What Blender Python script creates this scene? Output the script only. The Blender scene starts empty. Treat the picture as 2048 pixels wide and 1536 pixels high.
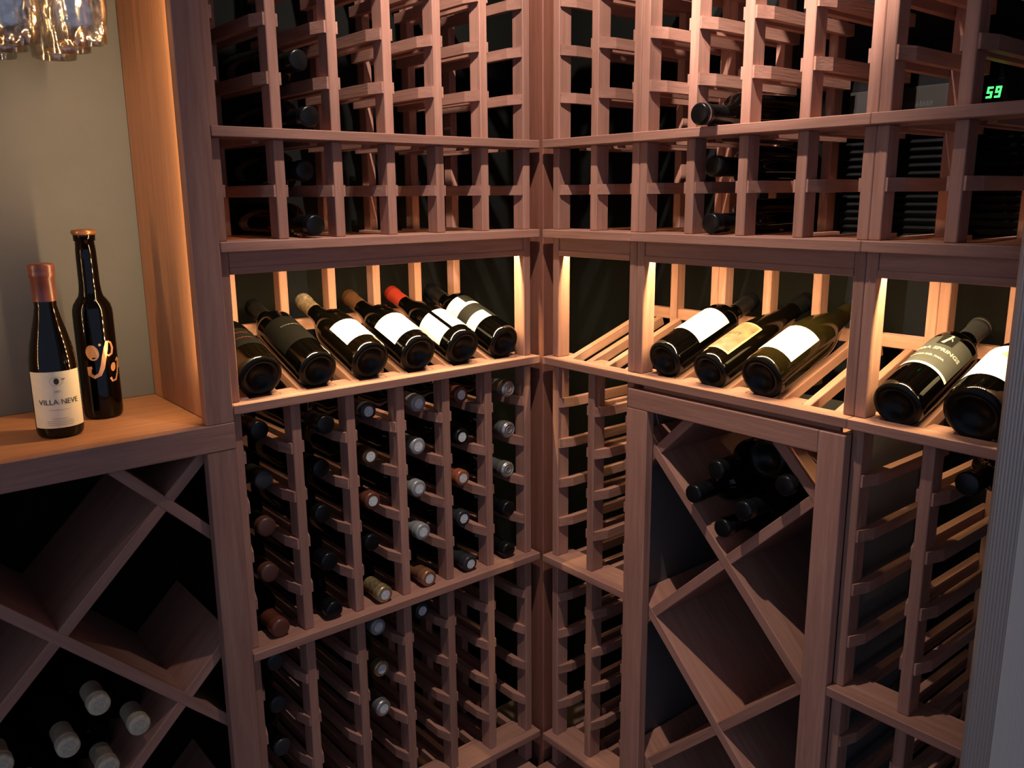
import bpy, bmesh, math, random
from mathutils import Matrix, Vector, Euler
random.seed(7)
S = bpy.context.scene
COL = S.collection
R = math.radians
ZF = 1.345                       # floor is z = 0; heights below are relative to this datum

# ---------------------------------------------------------------- camera
CAM = Vector((-1.1395, -1.2877, -0.0098 + ZF))
yaw, pitch, roll, FPX = 0.6913, -0.2166, -0.0086, 1705.1
fwd = Vector((math.sin(yaw) * math.cos(pitch), math.cos(yaw) * math.cos(pitch), math.sin(pitch)))
rgt = Vector((math.cos(yaw), -math.sin(yaw), 0))
upv = rgt.cross(fwd)
r2 = rgt * math.cos(roll) + upv * math.sin(roll)
u2 = -rgt * math.sin(roll) + upv * math.cos(roll)
cd = bpy.data.cameras.new('camera')
cd.sensor_fit = 'HORIZONTAL'
cd.sensor_width = 36.0
cd.lens = FPX / 2048 * 36.0
cd.clip_start = 0.02
cam = bpy.data.objects.new('camera', cd)
COL.objects.link(cam)
m = Matrix((r2, u2, -fwd)).transposed().to_4x4()
m.translation = CAM
cam.matrix_world = m
S.camera = cam

# ---------------------------------------------------------------- world, exposure
w = bpy.data.worlds.new('world')
S.world = w
w.use_nodes = True
bg = w.node_tree.nodes['Background']
bg.inputs[0].default_value = (0.56, 0.68, 1.0, 1)      # cool daylight of the adjoining room
bg.inputs[1].default_value = 0.48
S.view_settings.view_transform = 'Standard'
S.view_settings.look = 'None'
S.view_settings.gamma = 1.0
S.view_settings.use_curve_mapping = False
S.view_settings.exposure = 0.0

SPOT_POS = (-0.45, -0.50, 0.965 + ZF)
SPOT_AIM = (0.0, -0.12, 0.10 + ZF)
SPOT_W = 80.0
SPOT_COL = (1.0, 0.88, 0.79)
LED_COL = (1.0, 0.66, 0.29)
LED_DISPLAY = 2300.0
LED_DCOL = (1.0, 0.79, 0.40)
LED_NOOK = 530.0

def spot(name, pos, aim, watt, size, blend, soft=0.012):
    sl = bpy.data.lights.new(name, 'SPOT')
    sl.energy = watt
    sl.color = SPOT_COL
    sl.spot_size = R(size)
    sl.spot_blend = blend
    sl.shadow_soft_size = soft
    so = bpy.data.objects.new(name, sl)
    COL.objects.link(so)
    so.location = pos
    so.rotation_euler = (Vector(aim) - Vector(pos)).to_track_quat('-Z', 'Y').to_euler()


# the ceiling fitting has a broad lamp and two narrow adjustable heads, one on each run of racks
spot('ceiling_spot_lamp', SPOT_POS, SPOT_AIM, SPOT_W, 84, 0.75)
HEADS = [((-0.46, -0.60, 0.965 + ZF), (0.0, -0.54, 0.55 + ZF), 175.0), ((-0.44, -0.40, 0.965 + ZF), (-0.34, 0.0, 0.56 + ZF), 38.0)]
for hp, ha, hw in HEADS:
    spot('ceiling_spot_lamp', hp, ha, hw, 44, 0.38)

# ---------------------------------------------------------------- materials
MAT = {}


def new_mat(name):
    mt = bpy.data.materials.new(name)
    mt.use_nodes = True
    nt = mt.node_tree
    b = nt.nodes['Principled BSDF']
    MAT[name] = mt
    return mt, nt, b


def plain(name, col, rough=0.5, metal=0.0, spec=0.5, coat=0.0, emit=None, es=0.0, noise=0.0, nscale=40.0):
    mt, nt, b = new_mat(name)
    b.inputs['Roughness'].default_value = rough
    b.inputs['Metallic'].default_value = metal
    b.inputs['Specular IOR Level'].default_value = spec
    b.inputs['Coat Weight'].default_value = coat
    b.inputs['Coat Roughness'].default_value = 0.05
    b.inputs['Base Color'].default_value = (*col, 1)
    if noise:
        tc = nt.nodes.new('ShaderNodeTexCoord')
        nz = nt.nodes.new('ShaderNodeTexNoise')
        nz.inputs['Scale'].default_value = nscale
        nz.inputs['Detail'].default_value = 5
        nt.links.new(tc.outputs['Object'], nz.inputs['Vector'])
        rp = nt.nodes.new('ShaderNodeValToRGB')
        rp.color_ramp.elements[0].position = 0.3
        rp.color_ramp.elements[1].position = 0.75
        rp.color_ramp.elements[0].color = (*[c * (1 - noise) for c in col], 1)
        rp.color_ramp.elements[1].color = (*[min(1, c * (1 + noise)) for c in col], 1)
        nt.links.new(nz.outputs['Fac'], rp.inputs[0])
        nt.links.new(rp.outputs[0], b.inputs['Base Color'])
    if emit:
        b.inputs['Emission Color'].default_value = (*emit, 1)
        b.inputs['Emission Strength'].default_value = es
    return mt


def wood(name, axis, ca, cb, rough=0.5):
    """redwood with grain running along one local axis, each board a little different"""
    mt, nt, b = new_mat(name)
    L = nt.links.new
    tc = nt.nodes.new('ShaderNodeTexCoord')
    oi = nt.nodes.new('ShaderNodeObjectInfo')
    mul = nt.nodes.new('ShaderNodeVectorMath')
    mul.operation = 'SCALE'
    cmb = nt.nodes.new('ShaderNodeCombineXYZ')
    for k in range(3):
        L(oi.outputs['Random'], cmb.inputs[k])
    L(cmb.outputs[0], mul.inputs[0])
    mul.inputs['Scale'].default_value = 13.7
    add = nt.nodes.new('ShaderNodeVectorMath')
    add.operation = 'ADD'
    L(tc.outputs['Object'], add.inputs[0])
    L(mul.outputs[0], add.inputs[1])
    mp = nt.nodes.new('ShaderNodeMapping')
    sc = [1.0, 1.0, 1.0]
    sc['xyz'.index(axis)] = 0.06
    mp.inputs['Scale'].default_value = sc
    L(add.outputs[0], mp.inputs['Vector'])
    n1 = nt.nodes.new('ShaderNodeTexNoise')
    n1.inputs['Scale'].default_value = 90
    n1.inputs['Detail'].default_value = 6
    n1.inputs['Roughness'].default_value = 0.65
    n1.inputs['Distortion'].default_value = 0.4
    L(mp.outputs[0], n1.inputs['Vector'])
    n2 = nt.nodes.new('ShaderNodeTexNoise')
    n2.inputs['Scale'].default_value = 420
    n2.inputs['Detail'].default_value = 3
    L(mp.outputs[0], n2.inputs['Vector'])
    rp = nt.nodes.new('ShaderNodeValToRGB')
    rp.color_ramp.elements[0].position = 0.32
    rp.color_ramp.elements[1].position = 0.70
    rp.color_ramp.elements[0].color = (*ca, 1)
    rp.color_ramp.elements[1].color = (*cb, 1)
    L(n1.outputs['Fac'], rp.inputs[0])
    hsv = nt.nodes.new('ShaderNodeHueSaturation')
    mr = nt.nodes.new('ShaderNodeMapRange')
    mr.inputs['To Min'].default_value = 0.82
    mr.inputs['To Max'].default_value = 1.16
    L(oi.outputs['Random'], mr.inputs['Value'])
    mm = nt.nodes.new('ShaderNodeMath')
    mm.operation = 'MULTIPLY_ADD'
    L(n2.outputs['Fac'], mm.inputs[0])
    mm.inputs[1].default_value = 0.22
    mm.inputs[2].default_value = 0.89
    m2 = nt.nodes.new('ShaderNodeMath')
    m2.operation = 'MULTIPLY'
    L(mm.outputs[0], m2.inputs[0])
    L(mr.outputs[0], m2.inputs[1])
    L(m2.outputs[0], hsv.inputs['Value'])
    L(rp.outputs[0], hsv.inputs['Color'])
    L(hsv.outputs[0], b.inputs['Base Color'])
    b.inputs['Roughness'].default_value = rough
    b.inputs['Specular IOR Level'].default_value = 0.3
    bp = nt.nodes.new('ShaderNodeBump')
    bp.inputs['Strength'].default_value = 0.12
    bp.inputs['Distance'].default_value = 0.002
    L(n2.outputs['Fac'], bp.inputs['Height'])
    L(bp.outputs[0], b.inputs['Normal'])
    return mt


CA, CB = (0.265, 0.122, 0.086), (0.375, 0.186, 0.134)
for ax in 'xyz':
    wood('wood_' + ax, ax, CA, CB)
    wood('panel_' + ax, ax, (0.36, 0.165, 0.090), (0.47, 0.222, 0.122), 0.42)
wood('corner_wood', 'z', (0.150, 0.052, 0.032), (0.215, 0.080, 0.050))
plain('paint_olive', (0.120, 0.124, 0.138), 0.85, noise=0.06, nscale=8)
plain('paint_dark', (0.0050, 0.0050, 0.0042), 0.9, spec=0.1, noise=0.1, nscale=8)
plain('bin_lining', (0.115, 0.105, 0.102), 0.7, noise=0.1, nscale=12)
plain('ceiling_paint', (0.42, 0.40, 0.38), 0.9, noise=0.04, nscale=6)
plain('floor_tile', (0.16, 0.10, 0.075), 0.5, noise=0.25, nscale=12)
plain('glass_black', (0.0006, 0.0005, 0.0004), 0.045, spec=0.32)
plain('glass_brown', (0.0014, 0.0009, 0.0004), 0.045, spec=0.32)
plain('glass_olive', (0.0070, 0.0048, 0.0013), 0.05, spec=0.34)
plain('glass_green', (0.006, 0.007, 0.004), 0.09, spec=0.36)
plain('glass_base', (0.003, 0.0027, 0.0024), 0.34, spec=0.16)
plain('label_white', (0.62, 0.58, 0.50), 0.7, noise=0.03, nscale=90)
plain('label_cream', (0.72, 0.64, 0.50), 0.7, noise=0.04, nscale=90)
plain('label_tan', (0.26, 0.17, 0.085), 0.7, noise=0.1, nscale=90)
plain('label_dark', (0.0026, 0.0022, 0.0019), 0.95, spec=0.03, noise=0.1, nscale=90)
plain('label_black', (0.010, 0.009, 0.008), 0.5, spec=0.2, noise=0.1, nscale=90)
plain('label_grey', (0.038, 0.036, 0.031), 0.65, noise=0.12, nscale=60)
plain('label_parchment', (0.125, 0.056, 0.022), 0.7, noise=0.55, nscale=55)
plain('ink_black', (0.02, 0.018, 0.015), 0.6)
plain('ink_grey', (0.22, 0.20, 0.18), 0.6)
plain('ink_white', (0.30, 0.29, 0.26), 0.6)
plain('ink_gold', (0.62, 0.40, 0.14), 0.5)
plain('ink_copper', (0.72, 0.36, 0.19), 0.35, metal=0.6)
plain('foil_black', (0.0045, 0.0045, 0.005), 0.28, spec=0.25)
plain('foil_graphite', (0.022, 0.022, 0.024), 0.34, spec=0.35)
plain('foil_silver', (0.46, 0.44, 0.42), 0.32, metal=0.85)
plain('foil_grey', (0.27, 0.265, 0.255), 0.36, metal=0.3)
plain('foil_gold', (0.36, 0.25, 0.12), 0.34, metal=0.6, noise=0.5, nscale=160)
plain('foil_tan', (0.15, 0.10, 0.055), 0.42, metal=0.2, noise=0.55, nscale=140)
plain('foil_pale', (0.46, 0.37, 0.25), 0.5, noise=0.2, nscale=140)
plain('foil_brown', (0.075, 0.033, 0.015), 0.32, metal=0.3)
plain('foil_copper', (0.30, 0.13, 0.06), 0.30, metal=0.5)
plain('foil_red', (0.20, 0.017, 0.009), 0.34)
plain('foil_rust', (0.30, 0.085, 0.038), 0.30, metal=0.2)
plain('foil_maroon', (0.10, 0.028, 0.016), 0.34)
plain('foil_umber', (0.075, 0.026, 0.017), 0.4)
plain('wax_red', (0.15, 0.042, 0.032), 0.30, noise=0.2, nscale=60)
plain('disc_white', (0.55, 0.545, 0.54), 0.6, noise=0.35, nscale=260)
plain('cork_grey', (0.40, 0.34, 0.25), 0.7, noise=0.25, nscale=200)
plain('led_lens', (0.9, 0.8, 0.6), 0.5, emit=LED_DCOL, es=LED_DISPLAY)
plain('led_nook', (0.9, 0.8, 0.6), 0.5, emit=LED_COL, es=LED_NOOK)
plain('led_channel', (0.35, 0.34, 0.33), 0.4, metal=0.6)
plain('digit_green', (0.02, 0.3, 0.05), 0.5, emit=(0.05, 1.0, 0.12), es=3.0)
plain('unit_black', (0.0025, 0.0025, 0.0027), 0.7, spec=0.06)
plain('unit_grey', (0.016, 0.0135, 0.0125), 0.7, spec=0.1, noise=0.05, nscale=50)
plain('white_trim', (0.6, 0.58, 0.55), 0.4)
plain('lamp_glow', (1, 1, 1), 0.5, emit=SPOT_COL, es=8.0)


def brushed():
    mt, nt, b = new_mat('steel_brushed')
    L = nt.links.new
    tc = nt.nodes.new('ShaderNodeTexCoord')
    mp = nt.nodes.new('ShaderNodeMapping')
    mp.inputs['Scale'].default_value = (1, 1, 0.004)
    L(tc.outputs['Object'], mp.inputs['Vector'])
    nz = nt.nodes.new('ShaderNodeTexNoise')
    nz.inputs['Scale'].default_value = 420
    nz.inputs['Detail'].default_value = 4
    L(mp.outputs[0], nz.inputs['Vector'])
    bp = nt.nodes.new('ShaderNodeBump')
    bp.inputs['Strength'].default_value = 0.25
    bp.inputs['Distance'].default_value = 0.002
    L(nz.outputs['Fac'], bp.inputs['Height'])
    L(bp.outputs[0], b.inputs['Normal'])
    b.inputs['Base Color'].default_value = (0.62, 0.55, 0.47, 1)
    b.inputs['Metallic'].default_value = 0.12
    b.inputs['Roughness'].default_value = 0.4


brushed()


plain('steel_edge', (0.40, 0.335, 0.29), 0.36, metal=0.25)


def thin_glass():
    mt = bpy.data.materials.new('clear_glass')
    mt.use_nodes = True
    MAT['clear_glass'] = mt
    nt = mt.node_tree
    nt.nodes.clear()
    L = nt.links.new
    out = nt.nodes.new('ShaderNodeOutputMaterial')
    tr = nt.nodes.new('ShaderNodeBsdfTransparent')
    tr.inputs[0].default_value = (0.95, 0.94, 0.91, 1)
    gl = nt.nodes.new('ShaderNodeBsdfGlossy')
    gl.inputs['Roughness'].default_value = 0.10
    gl.inputs['Color'].default_value = (1, 1, 1, 1)
    lw = nt.nodes.new('ShaderNodeLayerWeight')
    lw.inputs['Blend'].default_value = 0.22
    tc = nt.nodes.new('ShaderNodeTexCoord')
    mp = nt.nodes.new('ShaderNodeMapping')
    mp.inputs['Scale'].default_value = (1, 1, 0.55)
    L(tc.outputs['Object'], mp.inputs['Vector'])
    nz = nt.nodes.new('ShaderNodeTexVoronoi')
    nz.inputs['Scale'].default_value = 95
    L(mp.outputs[0], nz.inputs['Vector'])
    bp = nt.nodes.new('ShaderNodeBump')
    bp.inputs['Strength'].default_value = 0.55
    bp.inputs['Distance'].default_value = 0.004
    L(nz.outputs['Distance'], bp.inputs['Height'])
    L(bp.outputs[0], gl.inputs['Normal'])
    mr = nt.nodes.new('ShaderNodeMath')
    mr.operation = 'MULTIPLY_ADD'
    mr.inputs[1].default_value = 0.62
    mr.inputs[2].default_value = 0.16
    L(lw.outputs['Fresnel'], mr.inputs[0])
    mx = nt.nodes.new('ShaderNodeMixShader')
    L(mr.outputs[0], mx.inputs[0])
    L(tr.outputs[0], mx.inputs[1])
    L(gl.outputs[0], mx.inputs[2])
    L(mx.outputs[0], out.inputs['Surface'])


thin_glass()

# ---------------------------------------------------------------- helpers


def thing(name, label, cat, loc=(0, 0, 0), rot=(0, 0, 0), group=None):
    o = bpy.data.objects.new(name, None)
    o.empty_display_size = 0.05
    COL.objects.link(o)
    o.location = loc
    o.rotation_euler = rot
    o['label'] = label
    o['category'] = cat
    if group:
        o['group'] = group
    return o


def put(name, me, parent=None, loc=(0, 0, 0), rot=(0, 0, 0), label=None, kind=None):
    o = bpy.data.objects.new(name, me)
    COL.objects.link(o)
    o.parent = parent
    o.location = loc
    o.rotation_euler = rot
    if label:
        o['label'] = label
    if kind:
        o['kind'] = kind
    return o


BOX = {}


def box_mesh(sx, sy, sz, mat, bev=0.0012):
    key = (round(sx, 4), round(sy, 4), round(sz, 4), mat, bev)
    if key in BOX:
        return BOX[key]
    bm = bmesh.new()
    bmesh.ops.create_cube(bm, size=1.0)
    bmesh.ops.scale(bm, vec=(sx, sy, sz), verts=bm.verts)
    if bev:
        bmesh.ops.bevel(bm, geom=list(bm.edges), offset=min(bev, 0.3 * min(sx, sy, sz)), segments=1, affect='EDGES', profile=0.5)
    me = bpy.data.meshes.new('board')
    bm.to_mesh(me)
    bm.free()
    me.materials.append(MAT[mat])
    BOX[key] = me
    return me


def grain(sx, sy, sz, fam='wood_'):
    s = (sx, sy, sz)
    return fam + 'xyz'[s.index(max(s))]


def bx(name, parent, a, b, mat=None, fam='wood_', bev=0.0012, org=(0, 0, 0), label=None, kind=None):
    """box between two corners given in the frame whose origin is org"""
    s = [abs(b[k] - a[k]) for k in range(3)]
    c = [(a[k] + b[k]) / 2 - org[k] for k in range(3)]
    me = box_mesh(*s, mat or grain(*s, fam), bev)
    return put(name, me, parent, c, label=label, kind=kind)


def poly_mesh(name, verts, faces, mat, smooth=False):
    me = bpy.data.meshes.new(name)
    me.from_pydata(verts, [], faces)
    if smooth:
        for p in me.polygons:
            p.use_smooth = True
    me.materials.append(MAT[mat])
    me.update()
    return me


def lathe(prof, seg=32, mat='glass_black', sharp=(), bump=None):
    """surface of revolution about local z; prof = [(r,z)...]"""
    vs, fs, rings = [], [], []
    for (r_, z_) in prof:
        if r_ < 1e-6:
            rings.append([len(vs)])
            vs.append((0, 0, z_))
        else:
            rings.append(list(range(len(vs), len(vs) + seg)))
            for k in range(seg):
                t = 2 * math.pi * k / seg
                vs.append((r_ * math.cos(t), r_ * math.sin(t), z_))
    for A, B in zip(rings[:-1], rings[1:]):
        for k in range(seg):
            k2 = (k + 1) % seg
            if len(A) == 1 and len(B) == 1:
                continue
            if len(A) == 1:
                fs.append((A[0], B[k2], B[k]))
            elif len(B) == 1:
                fs.append((A[k], A[k2], B[0]))
            else:
                fs.append((A[k], A[k2], B[k2], B[k]))
    return poly_mesh('turned', vs, fs, mat, True)


def patch(r_, z0, z1, a0, a1, mat, n=18):
    """part of a cylinder wall: a paper label stuck on a bottle; angle 0 faces local -y"""
    vs, fs = [], []
    for k in range(n + 1):
        a = a0 + (a1 - a0) * k / n
        x, y = r_ * math.sin(a), -r_ * math.cos(a)
        vs += [(x, y, z0), (x, y, z1)]
    for k in range(n):
        fs.append((2 * k, 2 * k + 2, 2 * k + 3, 2 * k + 1))
    return poly_mesh('paper', vs, fs, mat, True)


def wrap_poly(pts, r_, zc, a0, mat, name='mark'):
    """flat polygons [(list of (x,y))] wrapped on a cylinder wall"""
    vs, fs = [], []
    for pl in pts:
        i0 = len(vs)
        for (x, y) in pl:
            a = a0 + x / r_
            vs.append((r_ * math.sin(a), -r_ * math.cos(a), zc + y))
        fs.append(tuple(range(i0, len(vs))))
    return poly_mesh(name, vs, fs, mat)


def stroke(path, widths):
    """quads of a calligraphic stroke along a 2D path"""
    out = []
    L_, R_ = [], []
    n = len(path)
    for i, (x, y) in enumerate(path):
        xa, ya = path[max(0, i - 1)]
        xb, yb = path[min(n - 1, i + 1)]
        d = math.hypot(xb - xa, yb - ya) or 1e-6
        nx, ny = -(yb - ya) / d, (xb - xa) / d
        wv = widths[i] if isinstance(widths, (list, tuple)) else widths
        L_.append((x + nx * wv / 2, y + ny * wv / 2))
        R_.append((x - nx * wv / 2, y - ny * wv / 2))
    for i in range(n - 1):
        out.append([R_[i], R_[i + 1], L_[i + 1], L_[i]])
    return out


def ellipse(cx, cy, rx, ry, n=16, ang=0):
    ca, sa = math.cos(ang), math.sin(ang)
    return [(cx + rx * math.cos(t) * ca - ry * math.sin(t) * sa, cy + rx * math.cos(t) * sa + ry * math.sin(t) * ca)
            for t in [2 * math.pi * k / n for k in range(n)]]


def squiggle(wd, h, n=26, seed=1, th=0.0006):
    rr = random.Random(seed)
    pth = []
    for k in range(n):
        t = k / (n - 1)
        pth.append((-wd / 2 + wd * t, h * (0.5 * math.sin(k * 2.1) + 0.5 * (rr.random() - 0.5))))
    return stroke(pth, th)


def text_wrap(txt, size, r_, zc, a0, mat, bold=0.0):
    cu = bpy.data.curves.new('lettering', 'FONT')
    cu.body = txt
    cu.size = size
    cu.align_x = 'CENTER'
    cu.offset = bold
    cu.resolution_u = 2
    ob = bpy.data.objects.new('lettering', cu)
    COL.objects.link(ob)
    dg = bpy.context.evaluated_depsgraph_get()
    me = bpy.data.meshes.new_from_object(ob.evaluated_get(dg))
    bpy.data.objects.remove(ob)
    if r_:
        for v in me.vertices:
            a = a0 + v.co.x / r_
            v.co = (r_ * math.sin(a), -r_ * math.cos(a), zc + v.co.y)
    me.materials.clear()
    me.materials.append(MAT[mat])
    return me


# ---------------------------------------------------------------- the room shell
WV = 0.315                        # wall behind the racks
HC = 1.0 + ZF                     # ceiling height


def struct(name, a, b, mat, label, cat=None):
    o = bx(name, None, a, b, mat, bev=0)
    o['kind'] = 'structure'
    o['label'] = label
    return o


struct('floor', (-2.6, -2.6, -0.06), (WV + 0.1, WV + 0.1, 0.0), 'floor_tile', 'dark brown floor at the foot of the racks')
struct('ceiling', (-2.6, -2.6, HC), (WV + 0.1, WV + 0.1, HC + 0.05), 'ceiling_paint', 'plain pale ceiling above the racks')
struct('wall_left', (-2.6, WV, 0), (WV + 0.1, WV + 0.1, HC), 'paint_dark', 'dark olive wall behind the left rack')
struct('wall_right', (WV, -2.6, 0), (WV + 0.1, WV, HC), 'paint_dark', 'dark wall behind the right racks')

# square corner post between the two runs of racks
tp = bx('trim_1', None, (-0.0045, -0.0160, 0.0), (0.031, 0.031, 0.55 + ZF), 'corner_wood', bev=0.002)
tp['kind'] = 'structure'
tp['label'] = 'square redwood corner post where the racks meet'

# recessed ceiling lamp the light comes from
for fx, fy, tx in ((SPOT_POS[0], SPOT_POS[1], 'in the middle of three'), (HEADS[0][0][0], HEADS[0][0][1], 'nearest the right racks'), (HEADS[1][0][0], HEADS[1][0][1], 'nearest the left rack')):
    lt = thing('ceiling_spotlight', 'small round spotlight in the ceiling, ' + tx, 'spotlight', (fx, fy, HC), group='spotlights in the ceiling')
    put('trim_ring', lathe([(0.034, -0.001), (0.045, -0.001), (0.047, -0.004), (0.045, -0.007), (0.036, -0.008), (0.034, -0.004)], 28, 'white_trim'), lt)
    put('lamp_lens', lathe([(0.0, -0.0025), (0.032, -0.0025)], 28, 'lamp_glow'), lt)

# ---------------------------------------------------------------- racks
P, W, DP = 0.1016, 0.017, 0.031          # column pitch, post width, post depth
LIP = 0.018
LT = 0.0155                              # ledge thickness
L0, L1, L2, L3, L4, L5 = [z + ZF for z in (0.517, 0.0949, -0.0731, -0.3244, -0.7504, -1.1756)]
PL = -1.252 + ZF
RV0, RV1 = 0.236, 0.262                  # rear posts
RH, RT = 0.0185, 0.0125                  # bottle rail height and thickness
TILT = R(18.5)


def frame(kind):
    return Matrix.Identity(4) if kind == 'left' else Matrix.Rotation(R(-90), 4, 'Z')


def rail_mesh(side):
    """bottle rail on one side of an upright: side=+1 sticks out to +u; front end cut back at an angle"""
    key = ('rail', side)
    if key in BOX:
        return BOX[key]
    pl = [(0.0, 0.002), (0.0035, 0.0015), (RT, DP + 0.001), (RT, RV1), (0.0, RV1)]
    n = len(pl)
    vs = [(side * u, v, z) for z in (-RH, 0.0) for (u, v) in pl]
    fs = [tuple(range(n))[::-1], tuple(range(n, 2 * n))]
    for k in range(n):
        k2 = (k + 1) % n
        fs.append((k, k2, n + k2, n + k))
    if side < 0:
        fs = [f[::-1] for f in fs]
    me = poly_mesh('rail', vs, fs, 'wood_y')
    BOX[key] = me
    return me


TA = [L1 + 0.0844 * k for k in range(1, 5)]
TB = [L1 - 0.084]
TC = [L3 - 0.0852 * k for k in range(1, 5)]
TD = [L4 - 0.0851 * k for k in range(1, 5)]


def build_rack(kind, u0, n, u_a, u_b, label, tiers='ABCD', display=True):
    """u0: left edge of first post; n columns; u_a..u_b: run of the ledges"""
    um, vm = (u_a + u_b) / 2, 0.13
    M = frame(kind)
    loc = M @ Vector((um, vm, 0))
    root = thing('wine_rack', label, 'wine rack', loc, (0, 0, 0 if kind == 'left' else R(-90)), 'redwood wine racks along the walls')
    og = (um, vm, 0)
    posts = [u0 + i * P for i in range(n + 1)]

    def B(name, a, b, **k):
        return bx(name, root, a, b, org=og, **k)

    low = PL if 'C' in tiers else L3 - 0.024
    # ledges
    lv = [('A', L0), ('A', L1), ('B', L2), ('disp', L3)]
    if 'C' in tiers:
        lv += [('C', L4), ('D', L5)]
    for t, z in lv:
        # the display ledge is notched at the back for each bottle, so only its front strip runs through
        B('ledge', (u_a, -LIP, z - LT), (u_b, 0.0125 if t == 'disp' else 0.052, z))
    # uprights: front posts, tier by tier
    spans = [(L1, L0 - LT), (L2, L1 - LT)]
    if 'C' in tiers:
        spans += [(L4, L3 - LT), (L5, L4 - LT), (PL, L5 - LT)]
    for i, u in enumerate(posts):
        for (za, zb) in spans:
            B('front_post', (u, 0.0, za), (u + W, DP, zb))
        if i in (0, n):
            B('front_post', (u, 0.0, L3), (u + W, DP, L2 - LT))
        B('rear_post', (u, RV0, low), (u + W, RV1, L0 - LT))
    # rails that carry the bottles
    rows = TA + [L1] + TB + [L2]
    if 'C' in tiers:
        rows += TC + [L4] + TD + [L5]
    for z in rows:
        front = 0.0 if z not in (L1, L2, L4, L5) else 0.0
        for i, u in enumerate(posts):
            zz = z - (0.0008 if z in (L1, L2, L4, L5) else 0)
            if z in (L1, L2, L4, L5):
                # behind the ledge the rail starts at the back edge of the ledge
                for side in (-1, 1):
                    if (side < 0 and i == 0) or (side > 0 and i == n):
                        continue
                    ua = u + W if side > 0 else u - RT
                    B('bottle_rail', (ua, 0.053, zz - RH), (ua + RT, RV1, zz), bev=0)
            else:
                if i < n:
                    put('bottle_rail', rail_mesh(1), root, (u + W - um, -vm, zz))
                if i > 0:
                    put('bottle_rail', rail_mesh(-1), root, (u - um, -vm, zz))
    # lit display: valance, sloping cradles, rear bar
    B('valance', (posts[0] + W + 0.0003, 0.0015, -0.1235 + ZF), (posts[-1] - 0.0003, 0.0145, L2 - LT - 0.0002))
    B('valance_trim', (posts[0] + W + 0.0003, -0.0008, -0.1238 + ZF), (posts[-1] - 0.0003, 0.0014, -0.1130 + ZF), bev=0.0005)
    B('rear_bar', (posts[0] + 0.001, RV0 + 0.006, -0.262 + ZF), (posts[-1] + W - 0.001, RV1 - 0.002, -0.240 + ZF))
    ct, st = math.cos(TILT), math.sin(TILT)
    for c in range(n):
        uc = posts[c] + (P + W) / 2
        for s in (-1, 1):
            ln = 0.222
            me = box_mesh(0.0135, ln, 0.019, 'wood_y', 0.0012)
            cy = 0.018 + ln / 2 * ct
            cz = L3 - 0.0105 + ln / 2 * st
            put('cradle_slat', me, root, (uc + s * 0.0265 - um, cy - vm, cz), (TILT, 0, 0))
    for i, u in enumerate(posts):
        ba, bb = max(u_a, u - 0.009), min(u_b, u + W + 0.009)
        B('ledge_block', (ba, 0.0127, L3 - LT), (bb, 0.046 if 0 < i < n else 0.052, L3 - 0.0002), bev=0.0008)
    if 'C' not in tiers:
        B('gap_blocker', (u_a + 0.020, 0.0025, L3 - LT - 0.030), (u_b - 0.020, 0.0115, L3 - LT - 0.0002))  # added batten: hides the lit bin top so the gap below the ledge stays dark
    # plinth
    if 'C' in tiers:
        B('plinth', (u_a, -0.034, 0.0), (u_b if u_b > 0 else -0.036, 0.25, PL))
    return root, posts


LU = [-0.041 - (6 - i) * P for i in range(7)]
rk_left, PO_L = build_rack('left', LU[0], 6, -0.6515, -0.0145, 'six-column redwood wine rack on the left, beside the lit niche')
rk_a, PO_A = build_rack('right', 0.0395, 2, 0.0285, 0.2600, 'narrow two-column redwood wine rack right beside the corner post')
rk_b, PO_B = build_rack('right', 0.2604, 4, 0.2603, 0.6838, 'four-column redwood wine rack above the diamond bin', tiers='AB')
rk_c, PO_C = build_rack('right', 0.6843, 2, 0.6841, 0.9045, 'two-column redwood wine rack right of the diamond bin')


# lamps behind the valances
def led_bar(kind, ua, ub, label):
    M = frame(kind)
    um = (ua + ub) / 2
    root = thing('led_strip', label, 'light strip', M @ Vector((um, 0.0190, -0.094 + ZF)), (0, 0, 0 if kind == 'left' else R(-90)), 'light strips over the displays')
    put('channel', box_mesh(ub - ua, 0.0085, 0.005, 'led_channel', 0), root, (0, 0, 0.0026))
    n = max(4, int((ub - ua) / 0.0165))
    vs, fs = [], []
    for k in range(n):
        x = -(ub - ua) / 2 + (k + 0.5) * (ub - ua) / n
        i = len(vs)
        h = 0.0028
        vs += [(x - h, -h, 0), (x - h, h, 0), (x + h, h, 0), (x + h, -h, 0)]
        fs.append((i, i + 1, i + 2, i + 3))
    put('diodes', poly_mesh('diodes', vs, fs, 'led_lens'), root, (0, 0, -0.0006), kind='stuff')


led_bar('left', PO_L[0] + W + 0.004, PO_L[-1] - 0.004, 'warm light strip tucked behind the left display valance')
led_bar('right', PO_A[0] + W + 0.004, PO_A[-1] - 0.004, 'warm light strip over the empty narrow display by the corner')
led_bar('right', PO_B[0] + W + 0.004, PO_B[-1] - 0.004, 'warm light strip over the display above the diamond bin')
led_bar('right', PO_C[0] + W + 0.004, PO_C[-1] - 0.004, 'warm light strip over the rightmost display')


# ---------------------------------------------------------------- diamond bins
def diag_board(root, name, og, pa, pb, v0, v1, th):
    (ua, za), (ub, zb) = pa, pb
    ln = math.hypot(ub - ua, zb - za)
    ang = math.atan2(zb - za, ub - ua)
    me = box_mesh(ln, v1 - v0, th, 'wood_x', 0.001)
    put(name, me, root, ((ua + ub) / 2 - og[0], (v0 + v1) / 2 - og[1], (za + zb) / 2 - og[2]), (0, -ang, 0))


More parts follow.
